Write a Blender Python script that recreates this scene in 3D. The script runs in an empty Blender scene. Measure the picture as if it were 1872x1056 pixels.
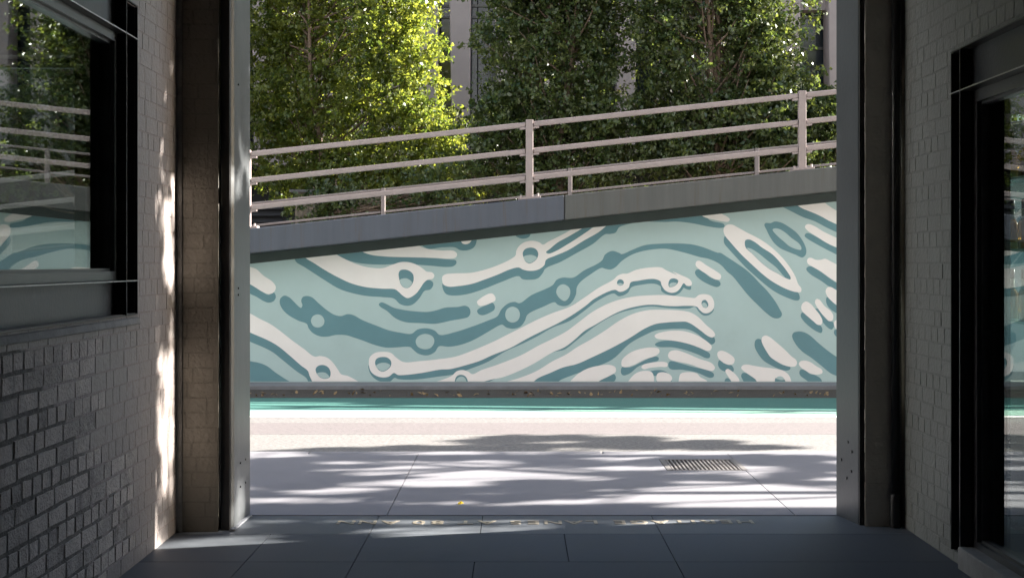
import bpy, bmesh, math, random
import numpy as np
from mathutils import Vector, geometry
R = math.radians
random.seed(7); rng = np.random.default_rng(11)
C = bpy.context.scene.collection

# ------------------------------------------------------------------ camera, sky, sun, exposure
scn = bpy.context.scene
cam = bpy.data.objects.new('camera', bpy.data.cameras.new('camera')); C.objects.link(cam)
cam.location = (0, 0, 1.55); cam.rotation_euler = (R(90), 0, 0)
cam.data.sensor_width = 36; cam.data.lens = 50
cam.data.shift_x = -9/1872; cam.data.shift_y = -48/1872
cam.data.clip_end = 2000; cam.data.clip_start = .05
scn.camera = cam
SUN_EL = R(22); SUN_AZ = math.atan2(1, .268)          # azimuth clockwise from +Y
w = bpy.data.worlds.new('World'); scn.world = w; w.use_nodes = True
nt = w.node_tree; bg = nt.nodes['Background']
sky = nt.nodes.new('ShaderNodeTexSky'); sky.sky_type = 'NISHITA'; sky.sun_disc = False
sky.sun_elevation = SUN_EL; sky.sun_rotation = SUN_AZ
nt.links.new(sky.outputs[0], bg.inputs[0]); bg.inputs[1].default_value = .052
SD = Vector((math.sin(SUN_AZ)*math.cos(SUN_EL), math.cos(SUN_AZ)*math.cos(SUN_EL), math.sin(SUN_EL)))
sl = bpy.data.lights.new('sun', 'SUN'); sl.energy = 5; sl.angle = R(.45); sl.color = (1, .95, .87)
so = bpy.data.objects.new('sun', sl); C.objects.link(so)
so.rotation_euler = SD.to_track_quat('Z', 'Y').to_euler(); so.location = (20, 5, 20)
scn.view_settings.view_transform = 'Standard'; scn.view_settings.look = 'None'
scn.view_settings.exposure = 2.95; scn.view_settings.gamma = 1
scn.cycles.max_bounces = 10; scn.cycles.diffuse_bounces = 6; scn.cycles.transparent_max_bounces = 16

# ------------------------------------------------------------------ helpers
F = 2600.0
def P(px, py, Y): return Vector(((px-945)/F*Y, Y, 1.55-(py-480)/F*Y))
def G(px, py, z=0.0):
    Y = F*(1.55-z)/(py-480); return Vector(((px-945)/F*Y, Y, z))

def tag(o, label=None, cat=None, group=None, kind=None):
    if label: o['label'] = label
    if cat: o['category'] = cat
    if group: o['group'] = group
    if kind: o['kind'] = kind
    return o
def empty(name, loc, label, cat, group=None):
    o = bpy.data.objects.new(name, None); C.objects.link(o); o.location = loc
    o.empty_display_size = .1
    return tag(o, label, cat, group)

class MB:
    def __init__(s): s.v = []; s.f = []; s.m = []
    def add(s, vs, fs, mi=0):
        b = len(s.v); s.v += [tuple(v) for v in vs]
        for f in fs: s.f.append(tuple(b+i for i in f)); s.m.append(mi)
    def box(s, x0, x1, y0, y1, z0, z1, mi=0):
        vs = [(x, y, z) for z in (z0, z1) for y in (y0, y1) for x in (x0, x1)]
        s.add(vs, [(0,2,3,1),(4,5,7,6),(0,1,5,4),(2,6,7,3),(0,4,6,2),(1,3,7,5)], mi); return s
    def prism(s, poly, z0, z1, mi=0):
        n = len(poly)
        a = sum(poly[i][0]*poly[(i+1)%n][1]-poly[(i+1)%n][0]*poly[i][1] for i in range(n))
        if a < 0: poly = poly[::-1]
        vs = [(x, y, z0) for x, y in poly]+[(x, y, z1) for x, y in poly]
        fs = [tuple(range(n))[::-1], tuple(range(n, 2*n))]+[(i, (i+1)%n, n+(i+1)%n, n+i) for i in range(n)]
        s.add(vs, fs, mi); return s
    def hexa(s, c8, mi=0):   # bottom 4 ccw then top 4 ccw
        s.add(c8, [(3,2,1,0),(4,5,6,7),(0,1,5,4),(1,2,6,5),(2,3,7,6),(3,0,4,7)], mi); return s
    def tube(s, pts, rad, n=8, mi=0, cap=True):
        pts = [Vector(p) for p in pts]
        if not hasattr(rad, '__len__'): rad = [rad]*len(pts)
        rings = []; up = Vector((.13, .21, .97))
        for i, p in enumerate(pts):
            d = (pts[min(i+1, len(pts)-1)]-pts[max(i-1, 0)]).normalized()
            a = d.cross(up)
            if a.length < .05: a = d.cross(Vector((1, 0, 0)))
            a.normalize(); b = d.cross(a)
            rings.append([p+(a*math.cos(t)+b*math.sin(t))*rad[i] for t in [2*math.pi*k/n for k in range(n)]])
        vs = [v for r in rings for v in r]; fs = []
        for i in range(len(pts)-1):
            for k in range(n):
                fs.append((i*n+k, i*n+(k+1)%n, (i+1)*n+(k+1)%n, (i+1)*n+k))
        if cap: fs += [tuple(range(n))[::-1], tuple((len(pts)-1)*n+k for k in range(n))]
        s.add(vs, fs, mi); return s
    def lathe(s, prof, c, n=14, mi=0):
        vs = []; fs = []
        for r, z in prof:
            for k in range(n):
                t = 2*math.pi*k/n; vs.append((c[0]+r*math.cos(t), c[1]+r*math.sin(t), c[2]+z))
        for i in range(len(prof)-1):
            for k in range(n): fs.append((i*n+k, i*n+(k+1)%n, (i+1)*n+(k+1)%n, (i+1)*n+k))
        fs += [tuple(range(n))[::-1], tuple((len(prof)-1)*n+k for k in range(n))]
        s.add(vs, fs, mi); return s
    def build(s, name, mat, parent=None, bevel=0, smooth=False):
        me = bpy.data.meshes.new(name); me.from_pydata(s.v, [], s.f)
        for m in (mat if isinstance(mat, (list, tuple)) else [mat]): me.materials.append(m)
        if any(s.m): me.polygons.foreach_set('material_index', s.m)
        if smooth: me.polygons.foreach_set('use_smooth', [True]*len(me.polygons))
        me.update()
        o = bpy.data.objects.new(name, me); C.objects.link(o)
        if parent is not None:
            o.parent = parent
            L = parent_loc(parent)
            if L.length: me.transform(__import__('mathutils').Matrix.Translation(-L))
        if bevel:
            b = o.modifiers.new('bevel', 'BEVEL'); b.width = bevel; b.segments = 2; b.limit_method = 'ANGLE'
        return o
def parent_loc(p):
    L = Vector((0, 0, 0))
    while p is not None: L += p.location; p = p.parent
    return L

# ------------------------------------------------------------------ materials
def mat(name, col, rough=.6, var=.12, scale=3., bump=.0, bscale=60., metal=0., spec=.5, stain=None, sscale=1.5, aniso=None, co='Object'):
    m = bpy.data.materials.new(name); m.use_nodes = True; n = m.node_tree.nodes; l = m.node_tree.links
    b = n['Principled BSDF']; b.inputs['Roughness'].default_value = rough; b.inputs['Metallic'].default_value = metal
    b.inputs['Specular IOR Level'].default_value = spec
    tc = n.new('ShaderNodeTexCoord'); mp = n.new('ShaderNodeMapping'); l.new(tc.outputs[co], mp.inputs[0])
    if aniso: mp.inputs['Scale'].default_value = aniso
    nz = n.new('ShaderNodeTexNoise'); nz.inputs['Scale'].default_value = scale; nz.inputs['Detail'].default_value = 8; nz.inputs['Roughness'].default_value = .65
    l.new(mp.outputs[0], nz.inputs['Vector'])
    cr = n.new('ShaderNodeValToRGB'); e = cr.color_ramp.elements
    e[0].position = .3; e[1].position = .7
    e[0].color = tuple(max(0, c*(1-var)) for c in col)+(1,); e[1].color = tuple(min(1, c*(1+var)) for c in col)+(1,)
    l.new(nz.outputs[0], cr.inputs[0]); out = cr.outputs[0]
    if stain:
        n2 = n.new('ShaderNodeTexNoise'); n2.inputs['Scale'].default_value = sscale; n2.inputs['Detail'].default_value = 10; n2.inputs['Roughness'].default_value = .7
        l.new(mp.outputs[0], n2.inputs['Vector'])
        r2 = n.new('ShaderNodeValToRGB'); r2.color_ramp.elements[0].position = stain[1]; r2.color_ramp.elements[1].position = stain[1]+.18
        l.new(n2.outputs[0], r2.inputs[0])
        mx = n.new('ShaderNodeMixRGB'); mx.inputs[2].default_value = tuple(stain[0])+(1,)
        ml = n.new('ShaderNodeMath'); ml.operation = 'MULTIPLY'; ml.inputs[1].default_value = stain[2]
        l.new(r2.outputs[0], ml.inputs[0]); l.new(ml.outputs[0], mx.inputs[0]); l.new(out, mx.inputs[1]); out = mx.outputs[0]
    l.new(out, b.inputs['Base Color'])
    if bump:
        n3 = n.new('ShaderNodeTexNoise'); n3.inputs['Scale'].default_value = bscale; n3.inputs['Detail'].default_value = 6
        l.new(tc.outputs[co], n3.inputs['Vector'])
        bp = n.new('ShaderNodeBump'); bp.inputs['Strength'].default_value = bump; bp.inputs['Distance'].default_value = .01
        l.new(n3.outputs[0], bp.inputs['Height']); l.new(bp.outputs[0], b.inputs['Normal'])
    rr = n.new('ShaderNodeMapRange'); rr.inputs[3].default_value = max(0, rough-.1); rr.inputs[4].default_value = min(1, rough+.1)
    l.new(nz.outputs[0], rr.inputs[0]); l.new(rr.outputs[0], b.inputs['Roughness'])
    return m

M = {}
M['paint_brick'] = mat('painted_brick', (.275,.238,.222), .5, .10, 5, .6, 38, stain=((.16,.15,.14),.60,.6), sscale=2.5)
M['worn_brick'] = mat('worn_brick', (.50,.44,.40), .75, .2, 9, 1., 60, stain=((.2,.185,.165),.54,.6), sscale=7)
M['mortar'] = mat('mortar', (.17,.155,.14), .9, .35, 20, .8, 90)
M['mortar_paint'] = mat('mortar_paint', (.26,.216,.20), .6, .12, 8, .7, 50, stain=((.07,.06,.055),.66,.8), sscale=5)
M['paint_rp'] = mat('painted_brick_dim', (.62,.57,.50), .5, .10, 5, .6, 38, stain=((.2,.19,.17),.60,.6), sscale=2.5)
M['mortar_r'] = mat('mortar_paint_grey', (.18,.178,.16), .6, .12, 8, .7, 50, stain=((.05,.05,.045),.64,.85), sscale=4)
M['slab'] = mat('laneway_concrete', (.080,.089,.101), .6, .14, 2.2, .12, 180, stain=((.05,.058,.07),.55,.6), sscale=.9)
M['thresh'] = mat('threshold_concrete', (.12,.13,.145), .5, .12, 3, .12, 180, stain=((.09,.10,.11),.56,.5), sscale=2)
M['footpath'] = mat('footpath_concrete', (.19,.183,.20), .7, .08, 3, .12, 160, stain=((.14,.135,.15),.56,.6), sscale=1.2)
M['joint'] = mat('joint_filler', (.03,.03,.03), .9, .2, 10)
M['asphalt'] = mat('asphalt', (.155,.145,.14), .85, .4, 26, .5, 220, stain=((.11,.105,.1),.55,.5), sscale=.8)
M['asphalt_pink'] = mat('asphalt_patch', (.13,.112,.112), .85, .3, 28, .4, 220)
M['asphalt_dark'] = mat('asphalt_worn', (.165,.155,.148), .85, .45, 26, .5, 260)
M['green'] = mat('green_lane_paint', (.045,.15,.125), .7, .16, 30, .3, 200, stain=((.06,.16,.12),.6,.6), sscale=4)
M['white_line'] = mat('white_line_paint', (.78,.78,.75), .6, .06, 20, .2, 150)
M['gutter'] = mat('gutter_concrete', (.045,.036,.03), .9, .35, 12, .5, 120, stain=((.09,.055,.03),.58,.6), sscale=5)
M['plinth'] = mat('plinth_concrete', (.17,.175,.19), .75, .2, 6, .3, 100, stain=((.09,.09,.10),.55,.6), sscale=3)
M['ground'] = mat('ground_dirt', (.12,.10,.08), .9, .3, 1)
M['m_teal'] = mat('mural_teal', (.43,.555,.56), .6, .035, 2, .2, 200, stain=((.36,.47,.47),.60,.45), sscale=1.1)
M['m_dark'] = mat('mural_dark_teal', (.125,.255,.295), .6, .06, 2, .2, 200, stain=((.16,.29,.32),.60,.5), sscale=1.1)
M['m_white'] = mat('mural_cream', (.86,.815,.80), .6, .03, 2, .2, 200, stain=((.70,.67,.65),.60,.5), sscale=1.1)
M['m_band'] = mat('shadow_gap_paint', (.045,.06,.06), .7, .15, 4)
M['beam'] = mat('beam_concrete_blue', (.085,.093,.118), .75, .12, 3, .25, 120, stain=((.085,.06,.042),.52,.75), sscale=5, aniso=(3.5, 1, .16))
M['beam_grey'] = mat('beam_concrete_grey', (.10,.10,.097), .8, .15, 3, .3, 120, stain=((.085,.06,.04),.54,.6), sscale=5, aniso=(3, 1, .2))
M['rail'] = mat('rail_galvanised', (.33,.27,.262), .5, .10, 6, .1, 80, metal=.15, stain=((.2,.17,.155),.6,.4), sscale=9)
M['rail_far'] = mat('rail_weathered', (.22,.185,.175), .6, .12, 6, .1, 80, metal=.1)
M['steel_dark'] = mat('dark_steel', (.035,.032,.031), .42, .35, 4, .1, 50, metal=.3)
M['steel_smudge'] = mat('smudged_steel', (.05,.05,.054), .4, .4, 3, .1, 50, metal=.4, stain=((.2,.2,.21),.62,.45), sscale=4)
M['steel_edge'] = mat('worn_steel_edge', (.42,.41,.40), .35, .25, 30, metal=.7)
M['column'] = mat('painted_steel_column', (.072,.076,.079), .36, .12, 2.5, .08, 30, metal=.3, stain=((.08,.08,.085),.6,.5), sscale=2, aniso=(3, 3, .8))
M['alu'] = mat('window_aluminium', (.11,.108,.105), .35, .2, 10, metal=.6)
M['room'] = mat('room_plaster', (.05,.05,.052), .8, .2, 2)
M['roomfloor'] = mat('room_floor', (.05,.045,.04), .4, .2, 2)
M['ceiling'] = mat('ceiling_board', (.10,.10,.10), .8, .1, 2)
M['ceiling_early'] = mat('light_stop_dark', (.06,.06,.06), .8, .1, 2)
ZC_ = 3.7
M['sill'] = mat('rendered_sill', (.27,.26,.245), .8, .2, 8, .6, 60)
M['facade'] = mat('fin_render', (.34,.285,.275), .75, .06, 3, .25, 140)
M['facade_dark'] = mat('dark_spandrel', (.018,.018,.02), .8, .2, 2)
M['brass'] = mat('brass', (.40,.345,.27), .45, .12, 30, metal=.4)
M['grate'] = mat('grate_iron', (.17,.155,.15), .6, .25, 20, .3, 100, metal=.2)
M['bark'] = mat('bark', (.17,.12,.085), .85, .3, 12, .8, 40, aniso=(1, 1, .3))
M['shed'] = mat('shed_cladding', (.22,.18,.13), .6, .1, 4)
M['capsule'] = mat('bottle_capsule', (.02,.018,.018), .35, .2, 5)
M['shelf'] = mat('shelf_glass_edge', (.10,.45,.38), .15, .1, 4)
M['litter'] = mat('dry_leaf', (.24,.16,.08), .8, .4, 40)
M['yellow'] = mat('yellow_leaf', (.75,.52,.02), .6, .1, 40)
M['brick_street'] = mat('street_facade', (.36,.38,.41), .8, .1, 2)
M['fab'] = mat('shade_blade_metal', (.2,.2,.21), .5, .1, 3)

def glass_mat(name, tint, r0=.08, k=4):
    m = bpy.data.materials.new(name); m.use_nodes = True; n = m.node_tree.nodes; l = m.node_tree.links
    n.remove(n['Principled BSDF'])
    lw = n.new('ShaderNodeLayerWeight'); lw.inputs[0].default_value = .5
    p = n.new('ShaderNodeMath'); p.operation = 'POWER'; p.inputs[1].default_value = k; l.new(lw.outputs['Facing'], p.inputs[0])
    q = n.new('ShaderNodeMath'); q.operation = 'MULTIPLY_ADD'; q.inputs[1].default_value = 1-r0; q.inputs[2].default_value = r0; l.new(p.outputs[0], q.inputs[0])
    t = n.new('ShaderNodeBsdfTransparent'); t.inputs[0].default_value = tint+(1,)
    g = n.new('ShaderNodeBsdfGlossy'); g.inputs['Roughness'].default_value = .0; g.inputs[0].default_value = (.92,.97,.95,1)
    mx = n.new('ShaderNodeMixShader'); l.new(q.outputs[0], mx.inputs[0]); l.new(t.outputs[0], mx.inputs[1]); l.new(g.outputs[0], mx.inputs[2])
    l.new(mx.outputs[0], n['Material Output'].inputs[0]); return m
M['glass'] = glass_mat('window_glass', (.80,.84,.84))
M['dglass'] = mat('dark_facade_glass', (.02,.028,.035), .08, .1, 1, spec=.8)
def amber():
    m = bpy.data.materials.new('amber_bottle_glass'); m.use_nodes = True; b = m.node_tree.nodes['Principled BSDF']
    b.inputs['Base Color'].default_value = (.40,.19,.02,1); b.inputs['Roughness'].default_value = .08
    b.inputs['Transmission Weight'].default_value = .35
    return m
M['amber'] = amber()
M['neck'] = mat('clear_neck_glass', (.30,.36,.30), .08, .05, 4)
def leafmat(name, c1, c2, trans=.35, rough=.3):
    m = bpy.data.materials.new(name); m.use_nodes = True; n = m.node_tree.nodes; l = m.node_tree.links
    b = n['Principled BSDF']; b.inputs['Roughness'].default_value = rough; b.inputs['Specular IOR Level'].default_value = .6
    gi = n.new('ShaderNodeAttribute'); gi.attribute_name = 'leafrnd'
    cr = n.new('ShaderNodeValToRGB'); cr.color_ramp.elements[0].color = c1+(1,); cr.color_ramp.elements[1].color = c2+(1,)
    l.new(gi.outputs['Fac'], cr.inputs[0]); l.new(cr.outputs[0], b.inputs['Base Color'])
    t = n.new('ShaderNodeBsdfTranslucent')
    hs = n.new('ShaderNodeMixRGB'); hs.blend_type = 'MULTIPLY'; hs.inputs[0].default_value = 1; hs.inputs[2].default_value = (2.2,2.0,1.0,1)
    l.new(cr.outputs[0], hs.inputs[1]); l.new(hs.outputs[0], t.inputs[0])
    mx = n.new('ShaderNodeMixShader'); mx.inputs[0].default_value = trans
    l.new(b.outputs[0], mx.inputs[1]); l.new(t.outputs[0], mx.inputs[2]); l.new(mx.outputs[0], n['Material Output'].inputs[0]); return m
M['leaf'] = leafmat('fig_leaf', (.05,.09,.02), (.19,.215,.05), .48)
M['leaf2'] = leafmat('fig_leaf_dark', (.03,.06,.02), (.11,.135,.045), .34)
M['leaf3'] = leafmat('street_leaf', (.04,.09,.02), (.08,.13,.03), .12)

# ------------------------------------------------------------------ ground, road, footpath, laneway floor
ZR = -.12
tag(MB().box(-300, 300, -100, 400, -.9, -.45).build('ground', M['ground']), kind='structure')
road = MB().box(-60, 60, 11.73, 18.72, -.44, ZR).build('road', M['asphalt']); tag(road, kind='structure')
def sheet(name, x0, x1, y0, y1, z, m): return tag(MB().box(x0, x1, y0, y1, z-.003, z).build(name, m), kind='structure')
YA, YB = G(0, 773, ZR).y, G(0, 794, ZR).y
sheet('road_patch', -60, 60, YB, YA, ZR+.004, M['asphalt_pink'])
sheet('road_edge_strip', -60, 60, 11.75, YB-.01, ZR+.004, M['asphalt_dark'])
sheet('bike_lane', -60, 60, 15.50, G(0, 727.5, ZR).y, ZR+.004, M['green'])
M['green_sunlit'] = mat('sunlit_green_paint', (.20,.34,.27), .75, .1, 30, .3, 200)  # paler green paints in the strong sunlight on this strip of the lane
sheet('lane_sunlit_strip', -60, 60, 15.50, 16.06, ZR+.008, M['green_sunlit'])
sheet('lane_line', -60, 60, 15.36, 15.495, ZR+.004, M['white_line'])
sheet('gutter', -60, 60, G(0, 727, ZR).y, 18.70, ZR+.004, M['gutter'])

fp = MB(); fp.box(-40, 40, 8.73, 11.56, -.44, -.012, 1)
xs = [-.80+2.51*k for k in range(-12, 13)]
for a, b in zip(xs[:-1], xs[1:]):
    gx0, gx1 = a+.003, b-.003
    if gx0 < 1.14 < gx1:          # slab cut out round the drain grate
        fp.box(gx0, 1.12, 8.745, 11.555, -.03, 0); fp.box(1.12, gx1, 8.745, 10.62, -.03, 0); fp.box(1.12, gx1, 11.24, 11.555, -.03, 0)
    else: fp.box(gx0, gx1, 8.745, 11.555, -.03, 0)
tag(fp.build('footpath', [M['footpath'], M['joint']]), kind='structure')
kb = MB()
for k in range(-14, 15): kb.box(k*2.4+.7, k*2.4+3.094, 11.578, 11.725, -.44, -.002)
tag(kb.build('kerb', M['footpath'], bevel=.012), kind='structure')

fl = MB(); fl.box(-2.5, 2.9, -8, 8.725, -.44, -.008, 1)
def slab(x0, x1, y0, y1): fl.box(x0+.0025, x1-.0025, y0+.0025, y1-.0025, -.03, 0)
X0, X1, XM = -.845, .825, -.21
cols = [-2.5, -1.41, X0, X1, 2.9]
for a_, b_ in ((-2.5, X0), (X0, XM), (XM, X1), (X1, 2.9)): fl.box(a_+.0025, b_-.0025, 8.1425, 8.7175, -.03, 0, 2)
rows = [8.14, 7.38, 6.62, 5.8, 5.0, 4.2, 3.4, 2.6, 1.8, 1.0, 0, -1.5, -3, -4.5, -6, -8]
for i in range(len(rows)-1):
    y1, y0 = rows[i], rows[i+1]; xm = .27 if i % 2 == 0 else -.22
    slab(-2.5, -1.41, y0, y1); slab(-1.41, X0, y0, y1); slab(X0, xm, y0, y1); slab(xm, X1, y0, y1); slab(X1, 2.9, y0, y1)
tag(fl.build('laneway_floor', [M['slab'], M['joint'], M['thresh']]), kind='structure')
tag(MB().box(-2.3, 2.6, -8.3, -8.1, -.1, ZC_+.2).build('light_stop_wall', M['ceiling_early']), 'unseen dark wall added behind the camera to keep light out of the laneway', 'wall')  # added out of view to stop light entering from behind

# ------------------------------------------------------------------ brick faces as real geometry
def brick_face(o, u, n, u0, u1, z0, z1, holes, roughf, mb, seed=0):
    """courses of individual bricks proud of a joint bed; o origin, u along, n outward"""
    r = random.Random(seed); o = Vector(o); u = Vector(u); n = Vector(n); zv = Vector((0, 0, 1))
    nu = max(2, int((u1-u0)/.03)); nz = int((z1-z0)/.03)
    def inhole(a, z): return any(h[0] < a < h[1] and h[2] < z < h[3] for h in holes)
    base = {}
    for i in range(nu+1):
        for j in range(nz+1):
            a = u0+(u1-u0)*i/nu; z = z0+(z1-z0)*j/nz; rf = roughf(a, z)
            d = (.0109+r.uniform(-.0012, .0007))*(1-rf)+rf*r.uniform(.0055, .0098)
            base[i, j] = len(mb.v); mb.v.append(tuple(o+u*a+n*d+zv*z))
    for i in range(nu):
        for j in range(nz):
            a = u0+(u1-u0)*(i+.5)/nu; z = z0+(z1-z0)*(j+.5)/nz
            if inhole(a, z): continue
            mb.f.append((base[i, j], base[i+1, j], base[i+1, j+1], base[i, j+1])); mb.m.append(1 if roughf(a, z) > .5 else 3)
    ch = .086; row = 0; z = z0
    while z < z1-.01:
        zz1 = min(z+ch, z1); hdr = row % 3 == 1; L = .12 if hdr else .24
        a = u0-r.random()*L*.3-(.06 if row % 2 else 0)
        if not hdr and row % 2: a -= .06
        while a < u1:
            L2 = L
            if not hdr and r.random() < .12: L2 = .12
            b0, b1 = max(a, u0), min(a+L2, u1); segs = [(b0, b1)]; zl, zh = z, zz1
            zc = (z+zz1)/2
            for h in holes:
                if h[2] < zc < h[3]:
                    ns = []
                    for s0, s1 in segs:
                        if s1 <= h[0] or s0 >= h[1]: ns.append((s0, s1))
                        else:
                            if s0 < h[0]: ns.append((s0, h[0]))
                            if s1 > h[1]: ns.append((h[1], s1))
                    segs = ns
                elif any(s1 > h[0] and s0 < h[1] for s0, s1 in segs):
                    if z < h[2] < zz1: zh = min(zh, h[2])
                    if z < h[3] < zz1: zl = max(zl, h[3])
            for s0, s1 in segs:
                if s1-s0 < .025 or zh-zl < .015: continue
                rf = roughf((s0+s1)/2, zc); g = .0006+.0028*rf; ed = .004+.006*rf
                j = lambda k: r.uniform(-k, k)
                pr = .0118+j(.0005+.0011*rf); q = .0014+.004*rf
                cs = [(s0+g+j(q), zl+g+j(q)), (s1-g+j(q), zl+g+j(q)), (s1-g+j(q), zh-g+j(q)), (s0+g+j(q), zh-g+j(q))]
                cx = (s0+s1)/2; vs = []
                for (ca, cz) in cs: vs.append(o+u*ca+n*(-.002)+zv*cz)
                for k, (ca, cz) in enumerate(cs):
                    sa = ed if ca < cx else -ed; sz = ed if cz < zc else -ed
                    vs.append(o+u*(ca+sa)+n*(pr+j(.0006+.0006*rf))+zv*(cz+sz))
                fs = [(0,1,5,4),(1,2,6,5),(2,3,7,6),(3,0,4,7),(4,5,6,7)]
                mb.add(vs, fs, (4 if r.random() < .35 else 2) if rf > .3 and roughf is rough_left else 0)
            a += L2
        z += ch; row += 1
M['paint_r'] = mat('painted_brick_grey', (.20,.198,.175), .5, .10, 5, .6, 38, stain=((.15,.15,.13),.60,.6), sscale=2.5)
M['worn2'] = mat('worn_brick_dark', (.40,.355,.325), .8, .25, 9, 1., 60, stain=((.12,.11,.10),.50,.7), sscale=6)
BM_ = [M['paint_brick'], M['mortar'], M['worn_brick'], M['mortar_paint'], M['worn2']]
ZC = 3.7                                            # soffit of the laneway

# left wall (plane X=-1.96) with window opening Y 4.1..7.31, z 1.283..2.87
LWIN = (4.1, 7.31, 1.283, 2.87)
def rough_left(a, z):
    e = 6.62+.10*math.sin(z*23)+.05*math.sin(z*71)
    s = 1.0 if (a < e and z < 1.22) else 0.
    s *= .52+.2*math.sin(a*2.1+z*3.3)
    if .08 < z < .62 and a < 7.25 and a > 6.5: s = max(s, .35 if z > .45 else .6 if (int(a/.12) % 2) else .45)
    return s
XL = -1.96
lw = MB()
brick_face((XL-.012, 0, 0), (0, 1, 0), (1, 0, 0), -1.0, 8.2, 0, ZC, [LWIN], rough_left, lw, 3)
def shell(mb, x0, x1, y0, y1, z0, z1, h, mi=0):
    if h[2] > z0: mb.box(x0, x1, y0, y1, z0, h[2], mi)
    mb.box(x0, x1, y0, y1, h[3], z1, mi); mb.box(x0, x1, y0, h[0], h[2], h[3], mi); mb.box(x0, x1, h[1], y1, h[2], h[3], mi)
shell(lw, XL-.26, XL-.016, -8, 8.2, -.05, ZC, LWIN, 0)
tag(lw.build('brick_wall', BM_), 'white painted brick wall with a patch of worn grey bricks, left of the laneway', 'wall')

# right wall (plane X=2.27) with glazed opening Y 4.0..7.405, z .02..2.646
XR = 2.27; RWIN = (4.0, 7.405, .06, 2.646)
rw = MB()
def rough_right(a, z): return max(0., min(.4, .12+.16*math.sin(a*5.3+z*1.7)*math.sin(z*3.1+1)+(.12 if z < 1.0 else 0)))
brick_face((XR+.012, 0, 0), (0, 1, 0), (-1, 0, 0), -1.0, 8.335, 0, ZC, [RWIN], rough_right, rw, 9)
shell(rw, XR+.016, XR+.30, -8, 8.335, -.05, ZC, RWIN, 0)
tag(rw.build('brick_wall', [M['paint_r'], M['mortar'], M['worn_brick'], M['mortar_r'], M['worn2']]), 'grey white painted brick wall beside the full height shop window, right of the laneway', 'wall')

# street facade: brick piers with jamb faces, wall over the opening
zf = 24.0
fc = MB()
brick_face((0, 8.215-.0, 0), (1, 0, 0), (0, -1, 0), -1.955, -1.722, 0, ZC, [], lambda a, z: .1, fc, 5)
fc.box(-2.56, -1.735, 8.231, 8.70, -.05, ZC)
fc.box(-3.2, -2.56, 8.23, 8.70, -.05, 1.15); fc.box(-3.2, -2.56, 8.23, 8.70, 2.75, ZC); fc.box(-40, -3.2, 8.23, 8.70, -.05, ZC)
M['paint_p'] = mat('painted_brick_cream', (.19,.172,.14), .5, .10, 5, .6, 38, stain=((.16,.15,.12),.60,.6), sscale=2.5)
M['mortar_p'] = mat('mortar_paint_cream', (.17,.155,.125), .6, .12, 8, .7, 50, stain=((.05,.045,.035),.60,.9), sscale=5)
tag(fc.build('brick_pier', [M['paint_p'], M['mortar'], M['worn_brick'], M['mortar_p'], M['worn2']]), 'painted brick pier between the left wall and the left steel column', 'brick pier')
fr = MB()
brick_face((0, 8.385, 0), (1, 0, 0), (0, -1, 0), 2.05, 2.262, 0, ZC, [], lambda a, z: .15, fr, 6)
fr.box(2.062, 2.62, 8.401, 8.70, -.05, ZC)
fr.box(2.62, 5.2, 8.40, 8.70, -.05, .85); fr.box(2.62, 5.2, 8.40, 8.70, 2.9, ZC); fr.box(5.2, 40, 8.40, 8.70, -.05, ZC)
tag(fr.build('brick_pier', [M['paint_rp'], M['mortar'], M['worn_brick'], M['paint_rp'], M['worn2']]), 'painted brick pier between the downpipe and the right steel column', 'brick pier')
tag(MB().box(-40, 40, 8.23, 8.70, ZC+.003, zf).build('facade_wall', M['brick_street']), 'brick street facade above the laneway opening', 'wall')
tag(MB().box(-2.3, 2.6, -8, 8.225, ZC+.002, ZC+.25).build('ceiling', M['ceiling']), kind='structure')

# steel columns
def column_l():
    t = empty('steel_column', (-1.68, 8.5, 0), 'grey steel column at the left side of the laneway mouth, dappled with sun', 'steel column')
    a = MB(); a.prism([(-1.662, 8.27), (-1.648, 8.29), (-1.644, 8.76), (-1.70, 8.76), (-1.70, 8.27)], 0, ZC+.3)
    a.build('web', M['column'], t)
    b = MB(); b.box(-1.716, -1.664, 8.245, 8.268, 0, ZC); b.build('flange', M['steel_dark'], t, bevel=.003)
    for y, z in ((8.46, .22), (8.62, .22), (8.46, .36), (8.62, .36), (8.4, 1.36), (8.4, 1.40), (8.4, 2.6)):
        MB().tube([(-1.655, y, z), (-1.641, y, z)], .006, 8).build('bolt', M['steel_dark'], t)
column_l()
def column_r():
    t = empty('steel_column', (2.02, 8.6, 0), 'grey steel column with bolt holes at the right side of the laneway mouth', 'steel column')
    a = MB(); a.prism([(2.022, 8.43), (1.968, 8.76), (2.04, 8.76), (2.04, 8.43)], 0, ZC+.3)
    a.build('web', M['column'], t)
    b = MB(); b.box(2.024, 2.060, 8.405, 8.428, 0, ZC); b.build('flange', M['steel_dark'], t, bevel=.003)
    for z, y in ((.42, 8.52), (.47, 8.58), (.35, 8.68), (.30, 8.53), (.25, 8.6)):
        x = 2.022-.054*(y-8.43)/.33
        MB().tube([(x+.004, y, z), (x-.004, y, z)], .009, 8).build('bolt', M['steel_dark'], t)
column_r()
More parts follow.
